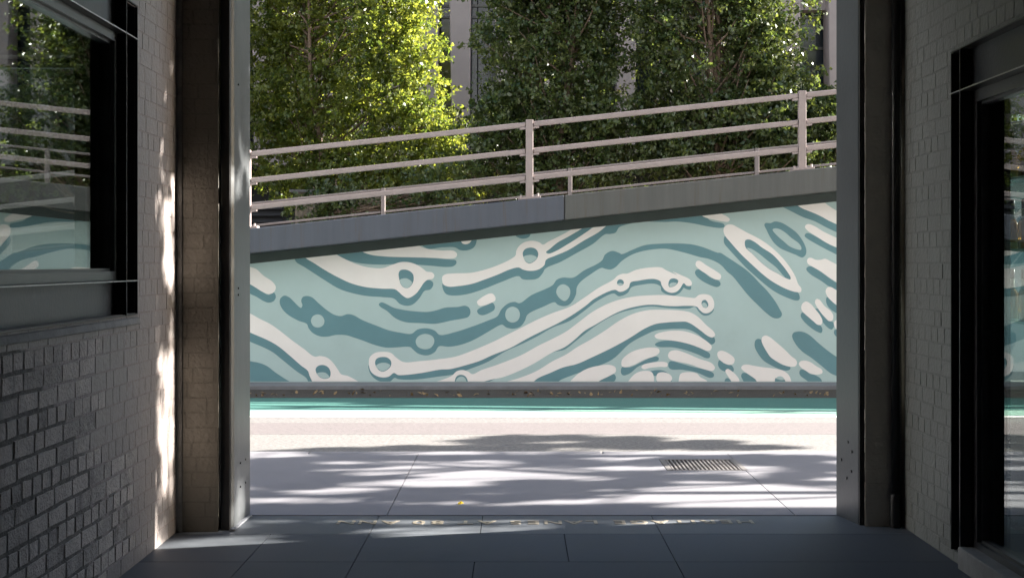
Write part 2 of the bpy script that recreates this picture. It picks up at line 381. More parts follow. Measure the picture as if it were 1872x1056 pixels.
# footings (thin rendered border round the left column base) and corner trims
tag(MB().prism([(-1.66, 8.20), (-1.63, 8.22), (-1.62, 8.70), (-1.643, 8.70)], .001, .014).build('column_footing', M['plinth'], bevel=.004), 'thin grey mortar fillet along the foot of the left steel column', 'footing')
tag(MB().box(XL-.002, XL+.024, 8.188, 8.206, 0, ZC).box(XL+.0245, XL+.030, 8.19, 8.21, 0, ZC).build('corner_trim', M['sill']), 'narrow metal corner trim where the left wall meets its pier', 'trim')
t = empty('downpipe', (2.235, 8.35, 0), 'dark downpipe running up the corner right of the laneway mouth', 'downpipe')
MB().tube([(2.222, 8.345, .20), (2.222, 8.345, ZC)], .024, 16).build('pipe', M['steel_dark'], t, smooth=True)
MB().tube([(2.222, 8.345, 0), (2.222, 8.345, .01), (2.222, 8.345, .18), (2.222, 8.345, .20)], [.032, .034, .034, .026], 16).build('shoe', M['steel_dark'], t, smooth=True)
MB().tube([(2.256, 8.37, 0), (2.256, 8.37, ZC)], .009, 12).build('conduit', M['steel_edge'], t, smooth=True)

# ------------------------------------------------------------------ windows
def window(name, side, X, ya, yb, za, zb, cw, ch, xg, label, sill, glass_y1):
    """steel channel surround with worn lips at wall plane X, aluminium frame and glass recessed. s=+1 faces +X"""
    s = side; t = empty(name, (X, (ya+yb)/2, za), label, 'window')
    def bx(mb, d0, d1, y0, y1, z0, z1):            # d = depth behind wall plane
        a, b = X-s*d0, X-s*d1; mb.box(min(a, b), max(a, b), y0, y1, z0, z1)
    D = abs(xg-X)
    m = MB()                                        # channel webs, recessed 45 mm
    bx(m, .045, .053, ya, yb, zb-ch, zb); 
    m.build('head_plate', M['steel_smudge'], t)
    m = MB(); bx(m, .045, .053, yb-cw, yb, za, zb-ch-.002); bx(m, .045, .053, ya, ya+cw, za, zb-ch-.002); m.build('side_plate', M['steel_dark'], t)
    if sill:
        m = MB(); bx(m, .045, .053, ya+cw+.002, yb-cw-.002, za, za+ch); m.build('apron_plate', M['steel_smudge'], t)
    m = MB(); th = .006                             # lips
    bx(m, -.014, .044, ya, yb, zb-th, zb); bx(m, -.014, .20, ya, yb, zb-ch-th, zb-ch)
    bx(m, -.012, .044, yb-th, yb, za, zb-.008); bx(m, -.016, D+.02, yb-cw-th, yb-cw, za+.001, zb-ch-.008)
    bx(m, -.016, .044, yb-cw-th, yb-cw, zb-ch+.002, zb-.008)
    bx(m, -.012, .044, ya, ya+th, za, zb-.008); bx(m, -.012, D+.02, ya+cw, ya+cw+th, za+.001, zb-ch-.008)
    if sill: bx(m, -.014, .20, ya, yb, za+ch-.001, za+ch-.001+th); bx(m, -.014, .044, ya+th, yb-th, za, za+th)
    m.build('lip', M['steel_dark'], t)
    m = MB(); e = .0012                             # worn bright arrises on the lips
    bx(m, -.0175, -.0145, ya, yb, zb-ch-th, zb-ch)
    bx(m, -.0195, -.0165, yb-cw-.004, yb-cw-.001, za, zb-.01)
    if sill: bx(m, -.0175, -.0145, ya, yb, za+ch-.001, za+ch+.004)
    m.build('worn_edge', M['steel_edge'], t)
    gz0 = (za+ch+.006) if sill else za+.02; gz1 = zb-ch-th-.002; gy1 = yb-cw-th-.002; gy0 = ya+cw+.008
    fw = .045 if sill else .06
    m = MB()
    for k, (d0, d1, ins) in enumerate(((D-.05, D+.03, 0), (D-.028, D+.018, .014))):
        f = fw+ins; a0 = 0 if k == 0 else fw
        bx(m, d0, d1, gy0+a0, gy1-a0, gz0+a0, gz0+f); bx(m, d0, d1, gy0+a0, gy1-a0, gz1-f, gz1-a0)
        bx(m, d0, d1, gy1-f, gy1-a0, gz0+f+.001, gz1-f-.001); bx(m, d0, d1, gy0+a0, gy0+f, gz0+f+.001, gz1-f-.001)
    m.build('frame', M['alu'], t)
    m = MB(); f = fw+.006; bx(m, D-.004, D+.004, gy0+f, gy1-f, gz0+f, gz1-f); m.build('pane', M['glass'], t)
    return t
window('shop_window', 1, XL, 4.1, 7.308, 1.285, 2.868, .23, .172, -2.036, 'dark steel framed window set high in the left brick wall, reflecting the trees', True, 0)
window('shop_window', -1, XR, 4.0, 7.403, .062, 2.644, .17, .215, 2.368, 'full height dark steel framed window in the right brick wall', False, 0)
sb = MB(); sb.hexa([(XL-.20, 4.0, 1.235), (XL+.022, 4.0, 1.235), (XL+.022, 7.34, 1.235), (XL-.20, 7.34, 1.235), (XL-.20, 4.0, 1.282), (XL+.014, 4.0, 1.270), (XL+.014, 7.33, 1.270), (XL-.20, 7.34, 1.282)])
tag(sb.build('window_sill', M['sill'], bevel=.006), 'rough rendered sill below the left window', 'window sill')
pl = MB(); pl.box(XR-.03, XR+.10, 3.9, 7.23, -.03, .11); pl.box(XR+.10, XR+.30, 3.9, 7.23, -.03, .085)
tag(pl.build('window_plinth', M['sill'], bevel=.008), 'low rendered plinth under the right shop window', 'plinth')

# rooms behind the windows
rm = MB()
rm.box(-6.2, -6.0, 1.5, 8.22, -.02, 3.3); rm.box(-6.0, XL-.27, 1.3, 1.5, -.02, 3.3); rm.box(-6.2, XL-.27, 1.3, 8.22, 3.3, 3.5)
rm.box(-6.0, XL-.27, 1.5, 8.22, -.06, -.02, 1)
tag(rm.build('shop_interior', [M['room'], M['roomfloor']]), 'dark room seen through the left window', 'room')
fw = empty('street_window', (-2.88, 8.4, 1.15), 'narrow street window of the dark room, seen through the left shop window', 'window')
m = MB(); m.box(-3.2, -3.15, 8.40, 8.46, 1.15, 2.75); m.box(-2.61, -2.56, 8.40, 8.46, 1.15, 2.75); m.box(-3.15, -2.61, 8.40, 8.46, 1.15, 1.20); m.box(-3.15, -2.61, 8.40, 8.46, 2.70, 2.75)
m.build('frame', M['alu'], fw); MB().box(-3.15, -2.61, 8.427, 8.433, 1.20, 2.70).build('pane', M['glass'], fw)
rm = MB()
rm.box(6.0, 6.2, 1.5, 8.39, -.02, 3.3); rm.box(XR+.31, 6.0, 1.3, 1.5, -.02, 3.3); rm.box(XR+.31, 6.2, 1.3, 8.39, 3.3, 3.5)
rm.box(XR+.31, 6.0, 1.5, 8.39, -.06, -.02, 1)
tag(rm.build('bar_interior', [M['room'], M['roomfloor']]), 'dark bar room behind the full height right window', 'room')
fw = empty('street_window', (3.9, 8.5, .85), 'unseen wide street opening added to light the bottles in the bar room', 'window')  # opening added so daylight reaches the bottles from behind
m = MB(); m.box(2.62, 2.67, 8.5, 8.56, .85, 2.9); m.box(5.15, 5.2, 8.5, 8.56, .85, 2.9); m.box(2.67, 5.15, 8.5, 8.56, .85, .90); m.box(2.67, 5.15, 8.5, 8.56, 2.85, 2.9)
m.build('frame', M['alu'], fw); MB().box(2.67, 5.15, 8.527, 8.533, .90, 2.85).build('pane', M['glass'], fw)

# bottle shelves
sh = empty('bottle_shelf', (2.92, 7.95, 0), 'glass bottle shelving just inside the right shop window', 'shelf')
for z in (1.21, 1.615, 2.02): MB().box(2.80, 3.04, 7.2, 8.38, z, z+.012).build('shelf_board', M['shelf'], sh)
for y in (7.21, 8.37):
    for x in (2.81, 3.03): MB().box(x-.008, x+.008, y-.008, y+.008, 0, 2.5).build('upright', M['steel_dark'], sh)
ORD = ['first', 'second', 'third', 'fourth', 'fifth', 'sixth', 'seventh', 'eighth', 'ninth']
def blabel(i, row): return ORD[i]+' amber bottle from the street end of the '+('upper' if row == 2 else 'middle' if row == 1 else 'lower')+' glass bar shelf'
def bottle(x, y, z, i, row):
    t = empty('bottle', (x, y, z), blabel(i, row), 'bottle', 'amber bottles on the bar shelves, '+('upper' if row == 2 else 'middle' if row == 1 else 'lower')+' row')
    MB().lathe([(.030, 0), (.037, .004), (.037, .13), (.034, .15), (.020, .175)], (x, y, z), 14).build('glass_body', M['amber'], t, smooth=True)
    MB().lathe([(.0195, .1755), (.0165, .19), (.0145, .20), (.0145, .2345)], (x, y, z), 14).build('neck', M['neck'], t, smooth=True)
    MB().lathe([(.0155, .235), (.0160, .24), (.0160, .288), (.013, .29)], (x, y, z), 12).build('capsule', M['capsule'], t, smooth=True)
    return t
protos = {}
for row, z in enumerate((1.223, 1.628, 2.033)):
    p = None
    for i in range(9):
        y = 8.33-.115*i; x = 2.90+(.03 if i % 2 else 0)
        if p is None: p = bottle(x, y, z, i, row)
        else:
            c = p.copy(); C.objects.link(c); c.location = (x, y, z); c['label'] = blabel(i, row)
            for ch in list(p.children): k = ch.copy(); C.objects.link(k); k.parent = c

# ------------------------------------------------------------------ brass lettering set in the threshold
letters = "HERITAGELANESAT80ANN"
lpx = [1363,1329,1296,1268,1243,1207,1168,1134,1083,1049,1011,976,943,890,851,800,766,713,672,633]
lt = empty('floor_lettering', (0, 8.49, 0), 'brass letters HERITAGE LANES AT 80 ANN set in the threshold, facing the street', 'lettering')
for ch, px in zip(letters, lpx):
    cu = bpy.data.curves.new('letter', 'FONT'); cu.body = ch; cu.size = .16; cu.extrude = .0008; cu.align_x = 'CENTER'; cu.offset = .0025
    tmp = bpy.data.objects.new('letter', cu); C.objects.link(tmp)
    bpy.context.view_layer.update()
    dg = bpy.context.evaluated_depsgraph_get(); me = bpy.data.meshes.new_from_object(tmp.evaluated_get(dg))
    bpy.data.objects.remove(tmp)
    me.materials.clear(); me.materials.append(M['brass'])
    o = bpy.data.objects.new('letter', me); C.objects.link(o); o.parent = lt
    x = (px-945)/F*8.5
    ybase = 8.545+(.02*(px-945)/420 if px > 945 else 0)
    o.rotation_euler = (0, 0, math.pi); o.scale = (.98, 1, 1)
    o.location = Vector((x, ybase, .0022))-lt.location

# ------------------------------------------------------------------ drain grate on the footpath
gr = empty('drain_grate', (1.42, 10.93, 0), 'rectangular slotted drain grate set in the footpath', 'drain grate')
m = MB(); m.box(1.125, 1.165, 10.63, 11.23, -.06, .002); m.box(1.69, 1.73, 10.63, 11.23, -.06, .002); m.box(1.165, 1.69, 10.63, 10.655, -.06, .001); m.box(1.165, 1.69, 11.205, 11.23, -.06, .001)
m.build('frame', M['grate'], gr, bevel=.002)
m = MB()
for k in range(17):
    x = 1.172+k*.0315; m.box(x, x+.014, 10.657, 11.203, -.045, -.001)
m.build('bars', M['grate'], gr); MB().box(1.13, 1.73, 10.64, 11.22, -.30, -.20).build('pit', M['joint'], gr)

# ------------------------------------------------------------------ mural wall
YM = 19.3
def mt(X): return 1.919+.1062*X
ZB = 1.55-217*YM/F
def slope_box(mb, x0, x1, y0, y1, f0, f1, mi=0, nseg=1):
    for k in range(nseg):
        a = x0+(x1-x0)*k/nseg; b = x0+(x1-x0)*(k+1)/nseg
        mb.hexa([(a, y0, f0(a)), (b, y0, f0(b)), (b, y1, f0(b)), (a, y1, f0(a)), (a, y0, f1(a)), (b, y0, f1(b)), (b, y1, f1(b)), (a, y1, f1(a))], mi)
M['m_joint'] = mat('mural_joint', (.20,.30,.30), .8, .2, 5)
wallt = empty('mural_wall', (0, YM, 0), 'long concrete ramp wall painted with a teal and cream swirl mural', 'wall')
MB_ = MB(); slope_box(MB_, -17, 26, YM, YM+.35, lambda x: -.45, mt); MB_.build('wall_panel', M['m_teal'], wallt)
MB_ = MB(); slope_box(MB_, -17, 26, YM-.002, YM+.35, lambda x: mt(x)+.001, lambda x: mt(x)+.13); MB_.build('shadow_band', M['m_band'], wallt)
tag(MB().box(-60, 60, 18.70, YM-.03, -.44, -.064).build('wall_plinth', M['plinth'], bevel=.01), 'low grey concrete ledge along the foot of the mural wall', 'plinth')

TR = {'A': (450,440,3.772), 'B': (650,400,3.3), 'C': (900,380,3.106), 'D': (1100,360,2.933), 'E': (1280,360,5.865), 'F': (1280,520,5.281)}
def pts(spec):
    out = []; cur = None
    for tok in spec.split():
        if tok in TR: cur = TR[tok]; continue
        x, y = tok.split(','); out.append((cur[0]+float(x)/cur[2], cur[1]+float(y)/cur[2]))
    return out
def smooth(p, n=5):
    out = []; N = len(p)
    for i in range(N):
        p0, p1, p2, p3 = p[i-1], p[i], p[(i+1) % N], p[(i+2) % N]
        d = [max(math.dist(a, b), .01)**.5 for a, b in ((p0, p1), (p1, p2), (p2, p3))]
        t0 = 0; t1 = d[0]; t2 = t1+d[1]; t3 = t2+d[2]
        for k in range(n):
            t = t1+(t2-t1)*k/n
            def L(a, b, ta, tb): return tuple((a[j]*(tb-t)+b[j]*(t-ta))/(tb-ta) for j in (0, 1))
            A1 = L(p0, p1, t0, t1); A2 = L(p1, p2, t1, t2); A3 = L(p2, p3, t2, t3)
            B1 = L(A1, A2, t0, t2); B2 = L(A2, A3, t1, t3); out.append(L(B1, B2, t1, t2))
    return out
def clip(poly, f):
    out = []
    for i in range(len(poly)):
        a, b = poly[i-1], poly[i]; fa, fb = f(a), f(b)
        if (fa >= 0) != (fb >= 0):
            t = fa/(fa-fb); out.append((a[0]+(b[0]-a[0])*t, a[1]+(b[1]-a[1])*t))
        if fb >= 0: out.append(b)
    return out
MURAL = r'''
D A -300,60 28,290 110,350 155,372 190,355 205,385 190,415 155,426 120,415 70,385 28,365 -300,150
D A -300,430 28,620 150,670 300,780 425,880 470,1000 450,1010 430,975 415,945 350,900 250,820 180,765 100,725 28,695 -300,520
D A -300,700 28,828 80,838 140,860 200,905 260,945 340,1000 340,1030 28,1040 -300,1040
D A 335,120 345,146 400,180 470,225 540,270 640,330 730,360 830,380 940,388 1020,398 1060,435 1110,448 1150,438 1195,395 1230,345 1270,335 1290,305 1285,282 1250,270 1200,300 1100,370 1000,320 800,300 600,220 450,130 410,60 360,50
D B -150,150 -117,212 -56,246 31,268 162,276 240,272 350,275 450,282 550,290 590,285 608,268 605,250 570,245 480,238 300,225 110,210 60,130
D B 380,130 430,178 520,172 600,172 630,188 670,190 710,175 728,145 725,90 600,90
D B 960,60 965,100 980,112 1010,120 1045,110 1056,90 1056,60
D B 525,390 530,430 550,455 600,462 680,452 780,420 880,380 985,345 1005,362 1050,367 1100,358 1130,325 C 301,344 390,305 480,255 570,205 640,150 668,148 700,140 720,110 760,95 860,70 800,50 640,80 600,125 430,225 300,285 290,320 215,345 150,330 B 860,325 700,380 560,400
D C 305,250 330,220 380,180 440,140 500,100 580,90 520,150 420,210 360,245 320,258
D A 232,430 235,400 262,378 295,388 330,420 360,450 378,462 388,445 380,415 390,388 420,380 455,390 500,430 560,480 610,510 655,518 700,505 740,512 800,545 900,585 980,615 1060,632 1140,640 1180,612 1240,602 1300,618 1335,648 B 600,682 700,650 800,612 855,587 880,545 920,510 960,500 990,508 1060,460 1188,400 C 365,408 400,395 460,395 520,355 600,315 625,295 640,265 680,244 720,255 735,262 790,240 860,213 950,203 1118,205 D 540,268 620,298 E 220,600 300,650 400,715 500,785 580,860 640,925 700,985 F 684,106 730,170 770,240 790,285 775,315 740,326 700,318 640,275 560,200 470,110 380,0 E 350,850 290,800 230,735 170,695 80,660 0,645 D 450,300 350,278 280,280 200,295 150,315 105,345 75,375 50,388 20,385 C 620,340 560,375 500,420 480,450 475,490 455,530 430,552 400,557 370,548 355,535 290,560 200,605 185,640 160,672 120,685 80,678 55,662 0,688 B 800,680 700,735 620,762 560,770 503,768 480,800 450,818 415,822 375,810 345,785 330,772 230,775 A 960,735 880,715 800,685 740,665 690,650 620,648 560,660 510,658 460,635 430,600 418,572 360,550 290,510 250,470
D B 140,515 155,503 180,510 230,535 300,550 370,558 440,560 490,550 540,535 620,530 660,523 685,535 693,565 680,590 650,600 580,612 480,632 400,628 300,622 240,598 190,555 150,530
D B 733,555 745,540 800,515 825,505 840,525 838,545 820,560 770,580 745,575
D B 80,880 88,930 120,965 160,982 210,978 235,958 260,965 350,968 500,950 600,935 700,900 800,860 900,800 1000,755 1100,705 1188,655 C 440,640 520,585 600,525 690,485 715,500 740,497 770,480 790,450 850,435 920,430 955,445 960,470 990,490 1030,497 1060,485 1085,455 1100,430 1000,420 900,370 700,430 560,490 342,630 B 1188,610 830,770 500,870 250,900 160,900
D D 430,455 478,475 480,485 475,497 440,485
D B 740,1010 850,960 950,925 1050,880 1188,805 C 410,803 470,758 520,718 600,660 700,604 800,574 900,559 1000,568 1118,570 D 500,588 520,614 545,634 575,632 600,607 590,570 500,560 300,560 150,580 C 560,650 400,760 B 1188,770 1000,860 800,940
D C 180,1010 330,930 480,870 700,760 900,660 1118,640 D 450,650 540,690 600,745 608,775 590,790 560,775 520,738 480,715 450,707 400,706 350,708 290,715 230,740 150,785 C 680,860 560,910 450,950 380,980 350,1010
D D 285,790 300,778 350,768 420,775 480,790 540,815 580,840 578,860 560,863 520,845 450,820 380,805 302,802
D D 103,940 110,910 150,912 230,875 280,853 305,860 303,875 270,885 200,905 150,945 115,955
D D 357,905 365,880 420,890 490,910 560,925 600,945 600,962 580,968 510,940 430,925 370,922
D D 250,940 290,927 330,930 355,945 335,955 270,955
D D 293,1020 295,985 375,985 377,1020
D C 570,1020 640,960 690,942 702,960 695,980 640,1015
D F 172,770 185,728 230,760 300,775 325,815 318,838 280,835 230,835 190,810
D F 237,920 260,900 290,915 330,965 245,965
D F 395,880 410,852 440,852 500,890 560,930 620,970 450,970 410,915
D F 525,570 535,535 565,522 592,535 610,590 650,660 720,730 800,775 868,790 868,815 840,828 780,820 690,780 610,730 550,650 530,610
D F 888,500 900,465 945,452 1000,458 1060,490 1150,570 1250,650 1330,705 1450,780 1600,840 1600,1000 1450,940 1330,885 1260,855 1180,790 1080,710 980,640 920,570
D F 957,850 970,820 1010,825 1060,860 1110,872 1170,915 1170,965 1070,950 1010,910 970,880
D F 970,300 985,268 1030,300 1100,360 1160,392 1180,430 1170,465 1130,455 1050,400 990,340
D F 1110,235 1140,235 1180,290 1240,350 1280,360 1292,400 1270,432 1240,420 1190,370 1150,290
D F 1215,150 1225,120 1330,205 1450,280 1460,350 1330,283 1260,240 1225,195
D F 1292,470 1300,435 1380,450 1390,530 1325,510
D E 252,460 265,420 380,550 550,720 750,890 960,1000 1045,1020 F 962,130 950,150 915,152 850,130 760,90 680,40 E 640,890 590,845 500,765 400,660 300,550 260,500
D D 200,125 400,80 545,85 580,125 655,145 658,160 640,166 570,158 480,140 400,132 340,134
D E 850,80 990,160 1100,215 1230,262 1350,325 1480,385 1700,470 1700,350 1480,290 1200,160 1045,60
D E 1120,415 1135,390 1165,388 1250,430 1370,500 1480,550 1700,640 1700,720 1480,625 1350,560 1230,495 1140,440
D E 1138,775 1150,750 1190,743 1290,800 1400,880 1480,930 1700,1060 1700,1130 1475,1010 1390,965 1300,900 1180,825
D E 688,300 700,280 755,280 800,263 870,275 950,320 1030,380 1080,440 1120,510 1138,570 1130,620 1095,648 1060,638 1030,622 950,590 860,550 800,500 750,430 710,350
D D 500,405 508,390 530,390 580,430 630,450 637,470 620,482 590,475 540,450 510,425
W A -300,40 30,180 70,195 120,240 185,285 205,320 190,355 155,367 110,350 70,325 28,300 -300,140
W A -300,330 28,500 90,535 170,575 240,625 330,695 400,745 470,797 510,793 560,805 600,840 635,890 655,918 700,930 750,955 830,1010 700,1040 490,1010 440,935 425,895 380,860 300,790 220,725 150,685 28,632 -300,480
W A 360,60 410,118 470,155 540,200 640,255 730,295 830,320 940,330 1025,334 1050,350 1080,378 1115,395 1170,365 1205,320 1225,290 1250,270 1288,260 1298,237 1280,217 1245,212 1210,185 1160,158 1110,146 1060,148 1000,168 940,188 840,182 760,160 680,125 620,92 540,30
W B -20,150 45,200 100,218 200,228 350,232 480,235 570,240 605,232 612,210 590,192 520,190 430,180 380,160 330,120
W B 630,110 645,148 665,153 690,143 710,100
W B 522,365 525,345 545,333 600,328 700,324 800,300 880,270 940,240 965,220 970,190 990,160 1025,138 1070,132 1110,142 1130,155 C 320,190 400,150 450,122 520,80 560,80 440,158 370,197 330,230 305,252 318,260 370,240 430,205 500,160 560,120 640,70 680,70 640,108 600,140 520,185 430,240 360,270 305,295 295,325 260,350 215,357 175,350 150,338 B 930,305 860,335 780,365 700,392 620,405 560,408 530,395
W B 732,500 745,485 800,452 825,450 843,470 843,490 825,503 770,523 745,523
W B 80,870 85,835 115,808 165,800 215,808 245,835 290,862 380,857 500,845 600,830 700,795 830,740 900,705 1000,655 1100,605 1188,567 C 440,560 520,510 600,455 690,405 710,385 740,373 765,372 820,350 900,337 960,338 985,352 1050,380 D 380,400 430,420 470,440 484,460 478,475 455,475 440,462 420,490 400,508 370,513 340,500 320,470 315,452 285,440 250,440 200,448 155,458 145,485 120,503 95,508 70,497 C 580,515 530,555 450,610 380,650 300,690 200,740 100,795 0,835 B 750,855 670,880 570,905 510,908 400,928 300,940 255,940 232,928 200,950 160,955 115,940 90,915
W B 430,1010 455,990 520,970 580,945 610,918 645,910 680,920 705,935 760,910 850,880 1000,820 1100,765 1188,722 C 420,700 500,640 560,595 640,550 720,520 800,503 900,495 1000,495 1118,508 D 500,540 520,525 550,520 585,530 603,565 598,600 575,620 548,622 525,605 510,588 450,583 400,585 340,583 300,578 240,578 150,595 80,620 C 580,665 520,700 470,745 410,790 340,820 240,880 150,925 60,960 0,972 B 740,992 700,1020
W C 20,1015 50,995 150,965 250,925 340,870 420,830 480,790 560,745 640,695 720,640 800,600 880,580 960,577 1118,590 D 520,645 560,685 600,720 608,740 595,752 570,745 530,715 480,680 450,668 400,668 350,672 290,680 230,705 150,755 60,805 C 560,850 480,885 400,905 330,935 260,965 190,1015
W D 283,745 290,735 330,722 390,715 450,720 510,740 560,770 590,800 583,820 565,824 530,810 470,788 400,772 340,765 295,758
W D 105,890 110,870 150,835 200,815 270,805 305,812 310,830 290,850 230,870 170,900 125,912 108,905
W D 355,850 365,828 400,820 450,835 520,865 590,890 607,915 595,930 540,920 470,895 400,880 365,868
W D 212,912 225,897 280,885 330,882 352,890 350,908 310,910 260,915 225,922
W D 130,1020 155,970 190,940 240,930 270,940 280,970 270,1020
W D 292,970 300,945 330,938 365,950 378,970 365,990 320,992 298,988
W D 420,1020 415,965 425,945 470,937 510,945 530,965 565,985 575,1020
W C 430,1010 470,955 530,915 600,895 670,890 700,905 700,930 670,950 600,985 570,1010
W F 165,680 170,650 200,637 240,645 300,680 332,715 325,755 300,772 260,770 215,745 180,715
W F 243,830 265,812 300,830 350,875 378,920 370,960 330,965 280,900
W F 395,800 410,778 450,770 520,782 600,795 720,810 790,825 840,855 870,900 875,970 580,970 530,910 460,860 410,825
W F 592,540 600,505 630,490 670,505 740,560 820,630 880,690 925,725 935,755 920,785 880,792 820,780 750,745 680,700 640,640 605,580
W F 952,765 965,740 1010,732 1060,745 1120,785 1175,820 1180,850 1150,865 1080,862 1020,830 970,795
W F 975,225 985,185 1020,163 1060,180 1110,235 1160,300 1180,350 1165,388 1130,385 1090,350 1030,300 985,255
W F 1107,170 1120,140 1150,145 1200,205 1260,255 1285,300 1275,345 1245,352 1200,310 1150,250
W F 1210,65 1225,30 1255,22 1330,62 1450,130 1460,290 1330,208 1270,160 1225,110
W F 1290,380 1300,350 1320,343 1380,360 1390,440 1320,435
W E 250,370 255,330 290,298 345,297 400,325 500,380 600,430 700,490 800,570 890,660 960,750 1020,850 1050,930 1085,980 1080,1015 1040,1020 960,1000 860,955 750,890 650,810 550,720 450,625 380,550 320,480 270,420
W E -20,150 25,205 80,228 150,245 240,263 300,265 318,240 280,205 235,183 200,120
W E 1000,50 1045,92 1100,125 1200,165 1290,205 1380,255 1480,300 1700,390 1700,230 1480,155 1400,110 1330,55 1290,0
W E 1122,320 1135,298 1165,290 1230,315 1320,370 1480,445 1700,540 1700,640 1480,548 1370,500 1250,425 1150,360
W E 1145,680 1160,655 1190,652 1240,672 1290,672 1340,662 1400,690 1480,730 1700,850 1700,1060 1480,925 1380,860 1290,795 1200,745 1155,715
W D 503,365 508,345 525,342 560,365 610,395 640,420 635,440 610,442 565,415 520,385
HD A 480,880 500,860 530,855 565,870 582,905 575,940 540,950 510,940 485,910
HL A 488,914 510,906 545,908 566,924 573,938 540,947 512,938
HD A 1052,225 1062,205 1090,198 1125,207 1150,230 1155,270 1140,305 1115,325 1085,320 1065,295 1055,260
HL A 1059,270 1080,260 1110,260 1143,285 1138,303 1114,323 1086,318 1067,294
HD C 173,255 185,235 215,225 245,232 260,255 255,285 235,305 210,315 190,305 177,280
HL C 177,278 200,268 230,268 254,283 236,301 210,312 190,302
HL A 447,552 460,520 490,507 520,515 540,548 532,580 500,597 465,588
HL A 1169,693 1185,660 1233,641 1285,658 1298,693 1275,735 1233,747 1185,730
HL C 73,605 85,573 115,560 145,573 157,605 145,637 115,650 85,637
HL C 363,478 375,445 403,433 435,450 443,480 430,515 410,528 380,510
HD B 118,870 125,845 150,833 190,835 213,855 213,885 190,910 160,920 135,905
HL B 122,887 145,870 185,868 209,882 188,907 160,917 137,903
HD C 708,424 714,410 727,405 741,411 747,424 741,436 727,441 714,437
HL C 711,432 727,426 743,433 736,438 727,440 716,438
HD C 1000,430 1010,405 1035,400 1055,412 1050,430 1030,445 1005,448
HL C 1004,437 1014,426 1032,423 1048,428 1030,443 1008,446
HD B 603,1015 603,960 620,942 645,940 668,955 679,1015
HL B 607,1010 608,968 625,953 648,951 664,966 666,1010
HD D 535,572 540,556 555,551 568,565 571,582 560,594 545,590
HL D 536,574 548,565 560,572 566,586 558,593 545,588
HD F 728,970 728,900 760,912 815,916 820,970
HL F 733,905 740,893 765,883 790,888 812,912 790,920 750,912
HD E 478,500 485,465 520,455 580,480 660,540 780,620 880,730 940,810 970,865 965,882 910,865 830,820 740,770 640,690 560,610 490,545
HL E 500,548 540,552 620,600 720,680 820,760 880,830 908,862 830,818 740,767 640,687 560,607
HL E 775,350 800,337 850,345 910,380 980,440 1060,500 1085,545 1080,565 1040,562 960,530 900,480 820,410
'''
def x_world(p): return ((p[0]-945)*YM/F, 1.55-(p[1]-480)*YM/F)
layers = {'D': (MB(), .0008), 'W': (MB(), .002), 'HD': (MB(), .0032), 'HL': (MB(), .0044)}
cnt = 0
XA, XB_ = -4.3, 5.0                                  # the same family of swirls carries on, turned over, to both sides
def fold(p, ax):
    X2 = 2*ax-p[0]; return (X2, ZB+(p[1]-ZB)*max(.2, (mt(X2)-ZB))/max(.2, (mt(p[0])-ZB)))
for ax in (None, XA, XB_):
    for line in MURAL.strip().splitlines():
        k, spec = line.split(' ', 1); poly = [x_world(p) for p in smooth(pts(spec))]
        poly = clip(poly, lambda p: p[0]-XA); poly = clip(poly, lambda p: XB_-p[0])
        if len(poly) < 3: continue
        if ax is not None: poly = [fold(p, ax) for p in poly]
        poly = clip(poly, lambda p: p[1]-ZB-.002); poly = clip(poly, lambda p: mt(p[0])-.001-p[1])
        poly = [p for i, p in enumerate(poly) if math.dist(p, poly[i-1]) > 1e-4]
        if len(poly) < 3: continue
        mb, off = layers[k]; cnt += 1; y = YM-off-(cnt % 40)*.00002
        tri = geometry.tessellate_polygon([[Vector((p[0], p[1], 0)) for p in poly]])
        vs = [(p[0], y, p[1]) for p in poly]; fs = []
        for t3 in tri:
            a, b, c = (poly[i] for i in t3)
            ar = (b[0]-a[0])*(c[1]-a[1])-(c[0]-a[0])*(b[1]-a[1])
            fs.append(tuple(t3) if ar > 0 else tuple(t3)[::-1])
        mb.add(vs, fs)
layers['D'][0].build('dark_swirls', M['m_dark'], wallt); layers['W'][0].build('cream_swirls', M['m_white'], wallt)
layers['HD'][0].build('ring_shadows', M['m_dark'], wallt); layers['HL'][0].build('ring_centres', M['m_teal'], wallt)

# ------------------------------------------------------------------ ramp: deck, edge beam, railings
ramp = empty('ramp', (0, 22, 0), 'sloping concrete vehicle ramp behind the mural wall with a stained edge beam', 'ramp')
YBm = 18.9
def bt(x): return 2.379+.1062*x
jx = P(1032, 0, YBm).x
m = MB(); slope_box(m, -17, jx-.006, YBm, YM+.3, lambda x: mt(x)+.132, bt); m.build('edge_beam', M['beam'], ramp, bevel=.012)
m = MB(); slope_box(m, jx+.006, 26, YBm, YM+.3, lambda x: mt(x)+.132, bt); o = m.build('edge_beam', M['beam_grey'], ramp, bevel=.012); o['label'] = 'grey rust streaked edge beam'
m = MB(); slope_box(m, jx-.007, jx+.007, YBm+.02, YM+.28, lambda x: mt(x)+.14, lambda x: bt(x)-.01); m.build('beam_joint', M['joint'], ramp)
m = MB(); slope_box(m, -17, 26, YM+.30, 25.6, lambda x: mt(x)-.1, lambda x: bt(x)-.16); m.build('deck', M['asphalt'], ramp)
m = MB(); slope_box(m, -17, 26, 25.6, 25.9, lambda x: -.44, lambda x: bt(x)-.02); m.build('rear_wall', M['beam_grey'], ramp)

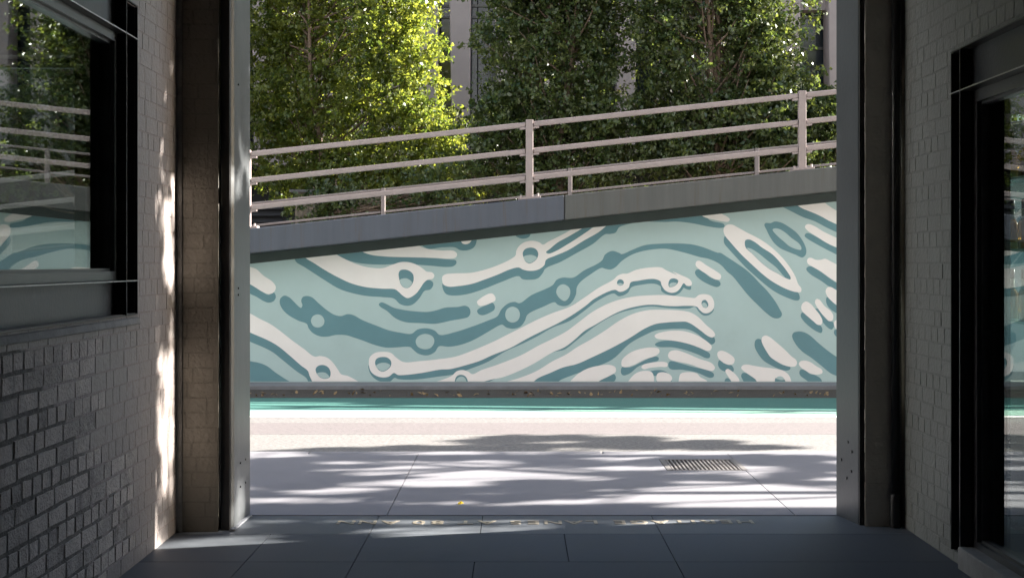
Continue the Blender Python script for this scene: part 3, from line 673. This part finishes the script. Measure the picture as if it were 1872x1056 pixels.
m = MB(); slope_box(m, 6.2, 26, 18.93, 19.10, lambda x: bt(x)+.001, lambda x: bt(x)+.31); m.build('shade_upstand', M['beam_grey'], ramp, bevel=.01)  # added out of view so the ramp shadow covers the green lane
m = MB(); slope_box(m, 6.2, 26, 18.90, 18.925, lambda x: bt(x)+.43, lambda x: bt(x)+.68); m.build('shade_board', M['beam_grey'], ramp, bevel=.004)  # also added out of view, deepens the lane shadow past a thin lit gap

def railing(name, Y, posts, heights, ph, pw, rh, rd, base, label, mt_=None):
    mt_ = mt_ or M['rail']
    t = empty(name, (0, Y, 0), label, 'railing')
    for X in posts:
        m = MB(); m.box(X-pw/2, X+pw/2, Y-.045, Y+.045, base(X), base(X)+ph); m.build('post', mt_, t, bevel=.006)
    xs = list(posts)
    for h in heights:
        for a, b in zip(xs[:-1], xs[1:]):
            a2, b2 = a+pw/2+.004, b-pw/2-.004; m = MB()
            slope_box(m, a2, b2, Y-rd/2, Y+rd/2, lambda x: base(x)+h-rh/2, lambda x: base(x)+h+rh/2)
            m.build('rail', mt_, t, bevel=.012)
    return t
posts = [-18.1+.0, -14.45, -10.8, -7.25, -3.61]+[.167+3.645*k for k in range(0, 6)]
rt = railing('ramp_railing', 19.02, posts, (1.0, .645, .285), 1.06, .098, .068, .05, bt, 'pale galvanised three rail railing along the near edge of the ramp')
for X in posts:
    m = MB(); z = bt(X)
    slope_box(m, X-.15, X+.15, 18.93, 19.12, lambda x: bt(x)+.001, lambda x: bt(x)+.028)
    b = m.build('base_plate', M['rail'], rt, bevel=.004)
    m = MB()
    for dx in (-.115, .115):
        m = MB().tube([(X+dx, 18.955, bt(X+dx)+.026), (X+dx, 18.955, bt(X+dx)+.065)], .016, 6); m.build('anchor_bolt', M['rail'], b)
    for h in (1.0, .645, .285):
        for sgn in (-1, 1):
            m = MB(); x0 = X+sgn*.052; x1 = X+sgn*.13; a, c = min(x0, x1), max(x0, x1)
            slope_box(m, a, c, 18.987, 19.053, lambda x: bt(x)+h-.058, lambda x: bt(x)+h-.0345)
            m.build('rail_bracket', M['rail'], rt)
def fb(x): return 2.12+.1062*x
railing('far_railing', 25.2, [.94+3.31*k for k in range(-5, 7)], (.975, .58), 1.0, .07, .04, .05, fb, 'thin two rail railing along the far edge of the ramp', M['rail_far'])

# ------------------------------------------------------------------ behind the ramp: bed, shed, building
tag(MB().box(-60, 60, 25.9, 60, -.44, 1.9).build('garden_bed', M['ground']), kind='structure')
shd = empty('shed', (-3.0, 28, 1.9), 'small beige ribbed shed under the trees behind the ramp', 'shed')
m = MB(); m.box(-4.35, -1.75, 27.9, 29.0, 1.9, 2.93)
for k in range(26): m.box(-4.33+k*.1, -4.30+k*.1, 27.885, 27.902, 1.92, 2.90)
m.build('cladding', M['shed'], shd); MB().box(-4.45, -1.65, 27.8, 29.1, 2.931, 2.98).build('roof', M['beam_grey'], shd)
lv = empty('louvre_screen', (-5.5, 28, 1.9), 'dark louvred screen beside the beige shed', 'screen')
m = MB()
for k in range(6): m.hexa([(-8.5, 27.9, 1.95+k*.13), (-4.6, 27.9, 1.95+k*.13), (-4.6, 27.99, 2.02+k*.13), (-8.5, 27.99, 2.02+k*.13), (-8.5, 27.9, 1.965+k*.13), (-4.6, 27.9, 1.965+k*.13), (-4.6, 27.99, 2.035+k*.13), (-8.5, 27.99, 2.035+k*.13)])
m.build('slats', M['facade_dark'], lv); m = MB(); m.box(-8.5, -4.6, 28.02, 28.06, 1.9, 2.72); m.build('backing', M['facade_dark'], lv)

bd = empty('office_building', (0, 36, 1.9), 'office building with tall pinkish concrete fins and dark glass behind the trees', 'building')
YF = 36.0
def bx_(px): return (px-945)/F*YF
MB().box(-26, 12, YF+.95, YF+8, 1.9, 26).build('core', M['facade_dark'], bd)
m = MB(); m.box(-26, 12, YF+.02, YF+.9, 4.02, 4.42); m.build('podium_band', M['facade'], bd)
m = MB(); m.box(-26, 12, YF+.1, YF+.9, 12.6, 13.3); m.build('upper_band', M['facade'], bd)
m = MB()
for k in range(38): m.box(-26+k, -25.03+k, YF+.80, YF+.83, 4.45, 12.55)
m.build('window_glass', M['dglass'], bd)
m = MB()
for z in (5.6, 7.05, 7.85, 8.15, 9.6, 11): m.box(-26, 12, YF+.74, YF+.795, z, z+.06)
m.build('transom', M['alu'], bd)
fins = [-300,-225,-150,-75,0,75,150,225,300,370,425,480,535,592,650,712,783,842,925,990,1060,1145,1215,1298,1325,1402,1445,1529,1600,1680,1760]
for px in fins:
    c = bx_(px); wt, wb = .30, .22
    if px in (1298, 1325): wt, wb = .13, .12
    if px == 1529: wt, wb = .2, .16
    z0, z1 = 4.43, 12.58; m = MB()
    m.hexa([(c-wb, YF, z0), (c+wb, YF, z0), (c+wb, YF+.7, z0), (c-wb, YF+.7, z0), (c-wt-.05, YF, z1), (c+wt, YF, z1), (c+wt, YF+.7, z1), (c-wt-.05, YF+.7, z1)])
    m.build('fin', M['facade'], bd, bevel=.03)
m = MB(); m.box(bx_(1445), bx_(1522), YF+.35, YF+.9, 8.0, 8.6); m.build('lintel', M['facade'], bd)

eb = empty('sky_block_building', (-34, 22, 0), 'unseen plain block added far to the left to cut sky light in the street', 'building')  # added out of view to darken the shaded ground
m = MB(); m.box(-46, -30, 8.8, 35, -.44, 26); m.build('wall', M['brick_street'], eb)
for zz in range(2, 25, 3):
    MB().box(-29.99, -29.96, 9.5, 34.5, zz, zz+1.6).build('window_band', M['dglass'], eb)
# ------------------------------------------------------------------ trees
def leaf_mesh(name, cen, nrm_bias, ll, lw_, mats, parent, rr, tone=None):
    n = len(cen)
    a = rr.normal(size=(n, 3)); a[:, 2] -= .3; a /= np.linalg.norm(a, axis=1)[:, None]
    b = rr.normal(size=(n, 3))+np.array(nrm_bias); b -= (a*b).sum(1)[:, None]*a; b /= np.linalg.norm(b, axis=1)[:, None]+1e-9
    c = np.cross(a, b); s = rr.uniform(.5, 1.45, (n, 1)); L = a*ll*s; W = c*lw_*s; Nn = b*lw_*.25*s
    v = np.empty((n, 4, 3)); v[:, 0] = cen-L*.5; v[:, 1] = cen+W*.5+Nn; v[:, 2] = cen+L*.5; v[:, 3] = cen-W*.5+Nn
    me = bpy.data.meshes.new(name); me.vertices.add(n*4); me.vertices.foreach_set('co', v.reshape(-1))
    me.loops.add(n*4); me.loops.foreach_set('vertex_index', np.arange(n*4, dtype=np.int32))
    me.polygons.add(n); me.polygons.foreach_set('loop_start', np.arange(0, n*4, 4, dtype=np.int32))
    me.update(calc_edges=True)
    at = me.attributes.new('leafrnd', 'FLOAT', 'FACE'); at.data.foreach_set('value', (rr.random(n) if tone is None else tone).astype(np.float32))
    me.materials.append(mats)
    o = bpy.data.objects.new(name, me); C.objects.link(o); o.parent = parent
    L = parent_loc(parent); me.transform(__import__('mathutils').Matrix.Translation(-L)); return o

def tree(X, Y, z0, blobs, nleaf, label, seed, m, stems=3, ll=.092, lw_=.055, trunk_r=.11, dens=1.):
    """blobs: ellipsoids (x,y,z,rx,ry,rz) forming the crown"""
    rr = np.random.default_rng(seed); r = random.Random(seed)
    t = empty('tree', (X, Y, z0), label, 'tree', 'fig trees along the far side of the ramp')
    vol = np.array([b[3]*b[4]*b[5] for b in blobs]); vol = vol/vol.sum()
    ncl = int(nleaf/110); ids = rr.choice(len(blobs), ncl, p=vol)
    B = np.array(blobs)[ids]
    d = rr.normal(size=(ncl, 3)); d /= np.linalg.norm(d, axis=1)[:, None]; rad = rr.random((ncl, 1))**.45
    cc = B[:, :3]+d*rad*B[:, 3:]
    per = (rr.random(ncl)**1.6*250+25).astype(int); cid = np.repeat(np.arange(ncl), per)
    sz = .10+.085*np.sqrt(per/60.)
    nsub = np.maximum(2, per//13); sid = np.repeat(np.arange(ncl), nsub)            # sprays of leaves inside each clump
    sub = cc[sid]+rr.normal(size=(len(sid), 3))*sz[sid][:, None]*np.array([1.15, 1.15, .8])
    k_ = rr.integers(0, len(sub), int(len(cid)*1.0)); cen = sub[k_]+rr.normal(size=(len(k_), 3))*np.array([.062, .062, .045])
    tone = np.clip(rr.random(len(sub))[k_]*.75+rr.random(len(k_))*.25, 0, 1)
    leaf_mesh('crown', cen, (.2, -.2, .9), ll, lw_, m, t, rr, tone)
    w = MB(); tops = []
    zt = max(b[2]+b[5]*.6 for b in blobs)
    for s in range(stems):
        ex = X+r.uniform(-.9, .9); ey = Y+r.uniform(-.5, .5); p = [(X+r.uniform(-.08, .08), Y, z0-.1)]
        for k in range(1, 7):
            f = k/6; p.append((X+(ex-X)*f+r.uniform(-.07, .07), Y+(ey-Y)*f+r.uniform(-.07, .07), z0+(zt-z0)*f))
        rads = [trunk_r*(1-.8*k/6)/(1+.3*s) for k in range(7)]
        w.tube(p, rads, 7); tops.append(p)
    for i in range(min(ncl, 130)):
        c = Vector(cc[i]); tp = r.choice(tops)
        zz = max(z0+.6, c.z-r.uniform(.5, 2.0)); kf = min(4.99, max(.6, (zz-z0)/(zt-z0)*6)); k = int(kf); st = Vector(tp[k]).lerp(Vector(tp[k+1]), kf-k)
        md = (st+c)/2+Vector((r.uniform(-.1, .1), r.uniform(-.1, .1), -.08)); w.tube([st, md, c], [.028, .017, .006], 5, cap=False)
    w.build('trunk', M['bark'], t, smooth=True); return t

TY = 29.9
def bp(px, py, rx, ry, dy=0, dep=1.2):      # crown lobe from its outline in metres at the tree row
    p = P(px, py, TY+dy); s = (TY+dy)/F; return (p.x, TY+dy, p.z, rx*s, dep, ry*s)
tree(P(585, 0, TY).x, TY+.9, 1.9, [bp(*b, .75) for b in ((500, 60, 80, 110, 1.5), (600, 50, 85, 110, 1.1), (720, 60, 85, 100, .3), (520, -70, 100, 90, 1.5), (680, -70, 120, 90, .8), (500, 210, 75, 90, 1.2), (600, 190, 80, 80, .9), (720, 190, 85, 80, .4), (790, 245, 55, 70, .2), (740, 330, 90, 60, .3), (640, 300, 90, 60, .5), (530, 330, 80, 60, .8), (810, 325, 40, 55, .1))],
     74000, 'broad sunlit fig tree at the left, brightest yellow green at its top', 21, M['leaf'])
tree(P(1000, 0, TY).x, TY-1.2, 1.9, [bp(960, 60, 85, 130, -1.2, .9), bp(1070, 60, 65, 120, -1.2, .9), bp(1020, -70, 130, 100, -1.2, .9), bp(950, 230, 75, 110, -1.2, .9), bp(1070, 230, 70, 100, -1.2, .9), bp(1000, 330, 90, 50, -1.2, .9), bp(1120, 300, 70, 60, -1.2, .9), bp(1150, 130, 22, 40, -.9, .4), bp(1140, 10, 25, 30, -.9, .4), bp(880, 290, 45, 70, -1.2, .9)],
     58000, 'dark green fig tree behind the middle railing post', 22, M['leaf2'])
tree(P(1300, 0, TY).x, TY-1.3, 1.9, [bp(*b, -1.3, .95) for b in ((1220, 60, 62, 120), (1385, 60, 85, 110), (1300, -70, 140, 110), (1230, 220, 75, 100), (1370, 200, 80, 90), (1300, 290, 90, 50), (1420, 270, 60, 60))],
     58000, 'dark green fig tree with a visible trunk at the right', 23, M['leaf2'], trunk_r=.14)
tree(P(1490, 0, TY).x, TY-1, 1.9, [bp(1490, 235, 55, 75, -1, .8), bp(1540, 250, 50, 70, -1, .8), bp(1460, 300, 50, 40, -1, .8)],
     24000, 'low bushy fig beside the right hand railing post', 24, M['leaf2'], stems=2, trunk_r=.06)
tree(P(610, 0, 27.2).x, 27.2, 1.9, [(P(600, 0, 27.2).x, 27.2, 2.7, .32, .3, .45), (P(690, 0, 27.2).x, 27.3, 2.5, .45, .3, .35), (P(790, 0, 27.2).x, 27.4, 2.9, .4, .3, .4)], 5000, 'low leafy growth in front of the beige shed', 29, M['leaf2'], stems=2, trunk_r=.04)
tree(5.2, 32.7, 1.9, [(5.2, 32.7, 5.4, 1.2, 1.3, 2.2)], 16000, 'fig tree close against the building fins, behind the tree with the visible trunk', 28, M['leaf2'])  # added to keep low sun off the foot of the left tree
tree(-9.0, TY, 1.9, [(-9.0, TY, 7.0, 2.4, 1.5, 2.6), (-9.2, TY, 4.2, 2.2, 1.4, 1.6), (-7.6, TY, 5.2, 1.3, 1.2, 2.2)], 26000, 'fig tree hidden behind the left wall, seen only through the left window', 25, M['leaf2'])
tree(9.6, TY, 1.9, [(9.6, TY, 7.0, 2.0, 1.5, 2.6), (9.4, TY, 4.4, 2.0, 1.4, 1.6)], 22000, 'fig tree to the right of the ramp railing, behind the right column', 26, M['leaf2'])

# ------------------------------------------------------------------ street tree on the footpath, right of the opening; its crown shades the pavement
st = empty('street_tree', (12.0, 11.15, 0), 'spreading street tree on the footpath right of the opening', 'tree')
rr = np.random.default_rng(5); sdir = np.array(SD)
cen = []; hubs = []
def shade(c, u, v, dens, zlo=3.7, zhi=5.3):
    """a leafy spray whose shadow falls round point c (half axes u, v)"""
    c = np.array(c, float); u = np.array(u, float); v = np.array(v, float)
    n = int(np.linalg.norm(u)*np.linalg.norm(v)*3.14*dens)
    if n < 1: return
    th = rr.random(n)*6.283; q = rr.random(n)**.6; zt = rr.uniform(zlo, zhi)
    p = c+np.outer(np.cos(th)*q, u)+np.outer(np.sin(th)*q, v)
    zz = zt+rr.normal(size=n)*.22; Lr = (zz-p[:, 2])/sdir[2]
    p = p+Lr[:, None]*sdir; cen.append(p); hubs.append(p.mean(0))
def gsh(px, py, rx, ry, dens=620, z=0.):
    c = G(px, py, z); a = G(px+rx, py, z)-c; b = G(px, py-ry, z)-c; b.x = 0
    # break every patch into feathery sub-sprays
    for k in range(5):
        o_ = c+a*random.uniform(-.7, .7)+b*random.uniform(-.6, .6)
        shade(o_, a*random.uniform(.4, .75), b*random.uniform(.4, .75), dens)
for e in [(920,805,95,9),(800,818,110,7),(650,822,95,5),(1120,812,105,12),(1010,818,120,8),(1250,812,85,8),(1180,800,60,6),(560,826,80,3),(700,824,120,5),(1000,800,70,8),(1380,818,110,5)]: gsh(*e, z=ZR)
for e in [(520,888,70,12),(520,845,80,9),(640,852,90,5),(690,874,80,6),(800,908,70,14),(900,914,110,9),(1060,887,140,10),(1190,880,110,9),(1000,907,100,8),
          (1110,846,110,8),(1290,836,100,6),(1450,848,85,12),(1470,870,70,7),(940,893,90,5),(580,905,150,4),(560,925,130,5),(1010,833,300,3),(470,905,60,8),(760,835,120,4),
          (560,868,110,8),(1180,862,80,4),(500,858,60,14),(600,880,90,10),(660,838,150,6),(1420,836,110,7),(1500,860,50,12),(870,836,140,5),(1250,872,90,6),(720,925,130,8),(1080,925,140,5),(520,930,110,8),(850,898,120,8)]: gsh(*e)
# inside the threshold
for e in [(1045,962,28,12),(590,957,75,7),(560,975,40,8),(640,968,60,14),(600,980,80,8),(560,972,60,12),(475,958,14,14),(560,958,40,14),(1010,972,16,8),(1110,958,10,4)]: gsh(*e, dens=900)
# on the left wall and the left column
def wsh(X, y, z, ry, rz, dens=900): shade((X, y, z), (0, ry, 0), (0, 0, rz), dens, 4.9, 6.6)
for a in [(XL,7.85,2.15,.3,.28),(XL,8.1,2.5,.35,.4),(XL,7.75,2.75,.35,.4),(XL,7.75,1.65,.14,.25),(XL,7.95,1.22,.25,.20),(XL,7.8,1.35,.2,.2),(XL,8.0,.12,.3,.13),(XL,7.75,.35,.10,.2),(XL,7.73,.9,.06,.3),(XL,8.0,3.2,.5,.3),
          (-1.65,8.45,.55,.2,.32),(-1.65,8.6,1.1,.22,.35),(-1.65,8.4,1.5,.22,.3),(-1.65,8.62,1.8,.15,.3),(-1.65,8.6,2.5,.2,.22),(-1.65,8.4,2.85,.2,.3),(-1.65,8.62,3.2,.2,.35),(-1.65,8.35,2.2,.1,.15),(-1.65,8.7,.2,.12,.3),(-1.65,8.65,.75,.1,.3),(-1.65,8.4,3.4,.2,.25)]+[(-1.65, y_, z_, .15, .2) for z_ in (.5, .8, 1.15, 1.45, 1.75, 2.4, 2.7, 3.0) for y_ in (8.36, 8.55, 8.7)]: wsh(*a)
# the rest of the crown, clear of the sun path to the opening
for k in range(26):
    c = np.array([rr.uniform(9, 15.5), rr.uniform(8.9, 15.5), rr.uniform(7.6, 9.5)]); n = 300
    cen.append(c+rr.normal(size=(n, 3))*.45); hubs.append(c)
cen = np.concatenate(cen)
leaf_mesh('crown', cen, tuple(sdir*1.2), .12, .065, M['leaf3'], st, rr)
tw = MB(); base = Vector((12.0, 11.15, 0)); fork = Vector((12.2, 11.5, 2.9))
tw.tube([base-Vector((0, 0, .1)), base+Vector((.05, .1, 1.2)), fork], [.19, .15, .13], 12)
limbs = []
for (tx, ty, tz) in ((8.5, 12.8, 4.4), (10.0, 14.3, 4.8), (12.5, 14.2, 5.2), (14.8, 13.4, 5.4), (14.0, 11.5, 6.2), (10.5, 11.4, 5.0), (16.5, 14.5, 6)):
    e = Vector((tx, ty, tz)); md = fork.lerp(e, .5)+Vector((0, 0, .35)); tw.tube([fork, md, e], [.09, .055, .025], 8); limbs += [fork.lerp(md, .6), md, md.lerp(e, .5), e]
for h in hubs:
    h = Vector(h); s = min(limbs, key=lambda q: (q-h).length); md = s.lerp(h, .55)+Vector((0, 0, .12)); tw.tube([s, md, h], [.02, .012, .005], 5, cap=False)
tw.build('trunk', M['bark'], st, smooth=True)

# unseen blade added over the footpath to cast the straight shadow band by the threshold
aw = empty('shade_blade', (9, 11, 4.2), 'unseen slim metal blade added over the footpath to cast a straight shadow band', 'shade_blade')
LZ = 4.2/math.sin(SUN_EL); dyc = LZ*SD.y
yb0, yb1 = 8.60+dyc, 9.04+dyc
MB().box(4.5, 14.5, yb0, yb1, 4.2, 4.26).build('blade', M['fab'], aw, bevel=.01)
m = MB()
for x in (6.8, 12.6): m.tube([(x, 8.7, 5.6), (x, yb0+.05, 4.27)], .012, 8)
m.build('tie_rod', M['fab'], aw)

# ------------------------------------------------------------------ litter
rr = np.random.default_rng(8); n = 300
cen = np.stack([rr.uniform(-9, 12, n), np.where(rr.random(n) < .7, rr.normal(18.05, .16, n), rr.uniform(17.6, 18.65, n)), np.full(n, ZR+.014)], 1)
h = empty('x', (0, 0, 0), None, None)
lo = leaf_mesh('leaf_litter', cen, (0, 0, 6), .07, .035, M['litter'], h, rr); lo.parent = None; bpy.data.objects.remove(h)
tag(lo, 'dry brown leaf litter along the far gutter', 'leaf litter', kind='stuff')
c = G(842, 921); m = MB()
m.add([(c.x-.02, c.y-.01, .002), (c.x, c.y-.022, .004), (c.x+.022, c.y, .007), (c.x+.004, c.y+.024, .017), (c.x-.014, c.y+.014, .011)], [(0,1,2,3,4)])
m.add([(c.x-.014, c.y+.014, .002), (c.x+.003, c.y-.008, .018), (c.x+.014, c.y+.014, .003)], [(0,1,2)])
tag(m.build('fallen_leaf', M['yellow']), 'small curled yellow leaf lying on the footpath', 'leaf')
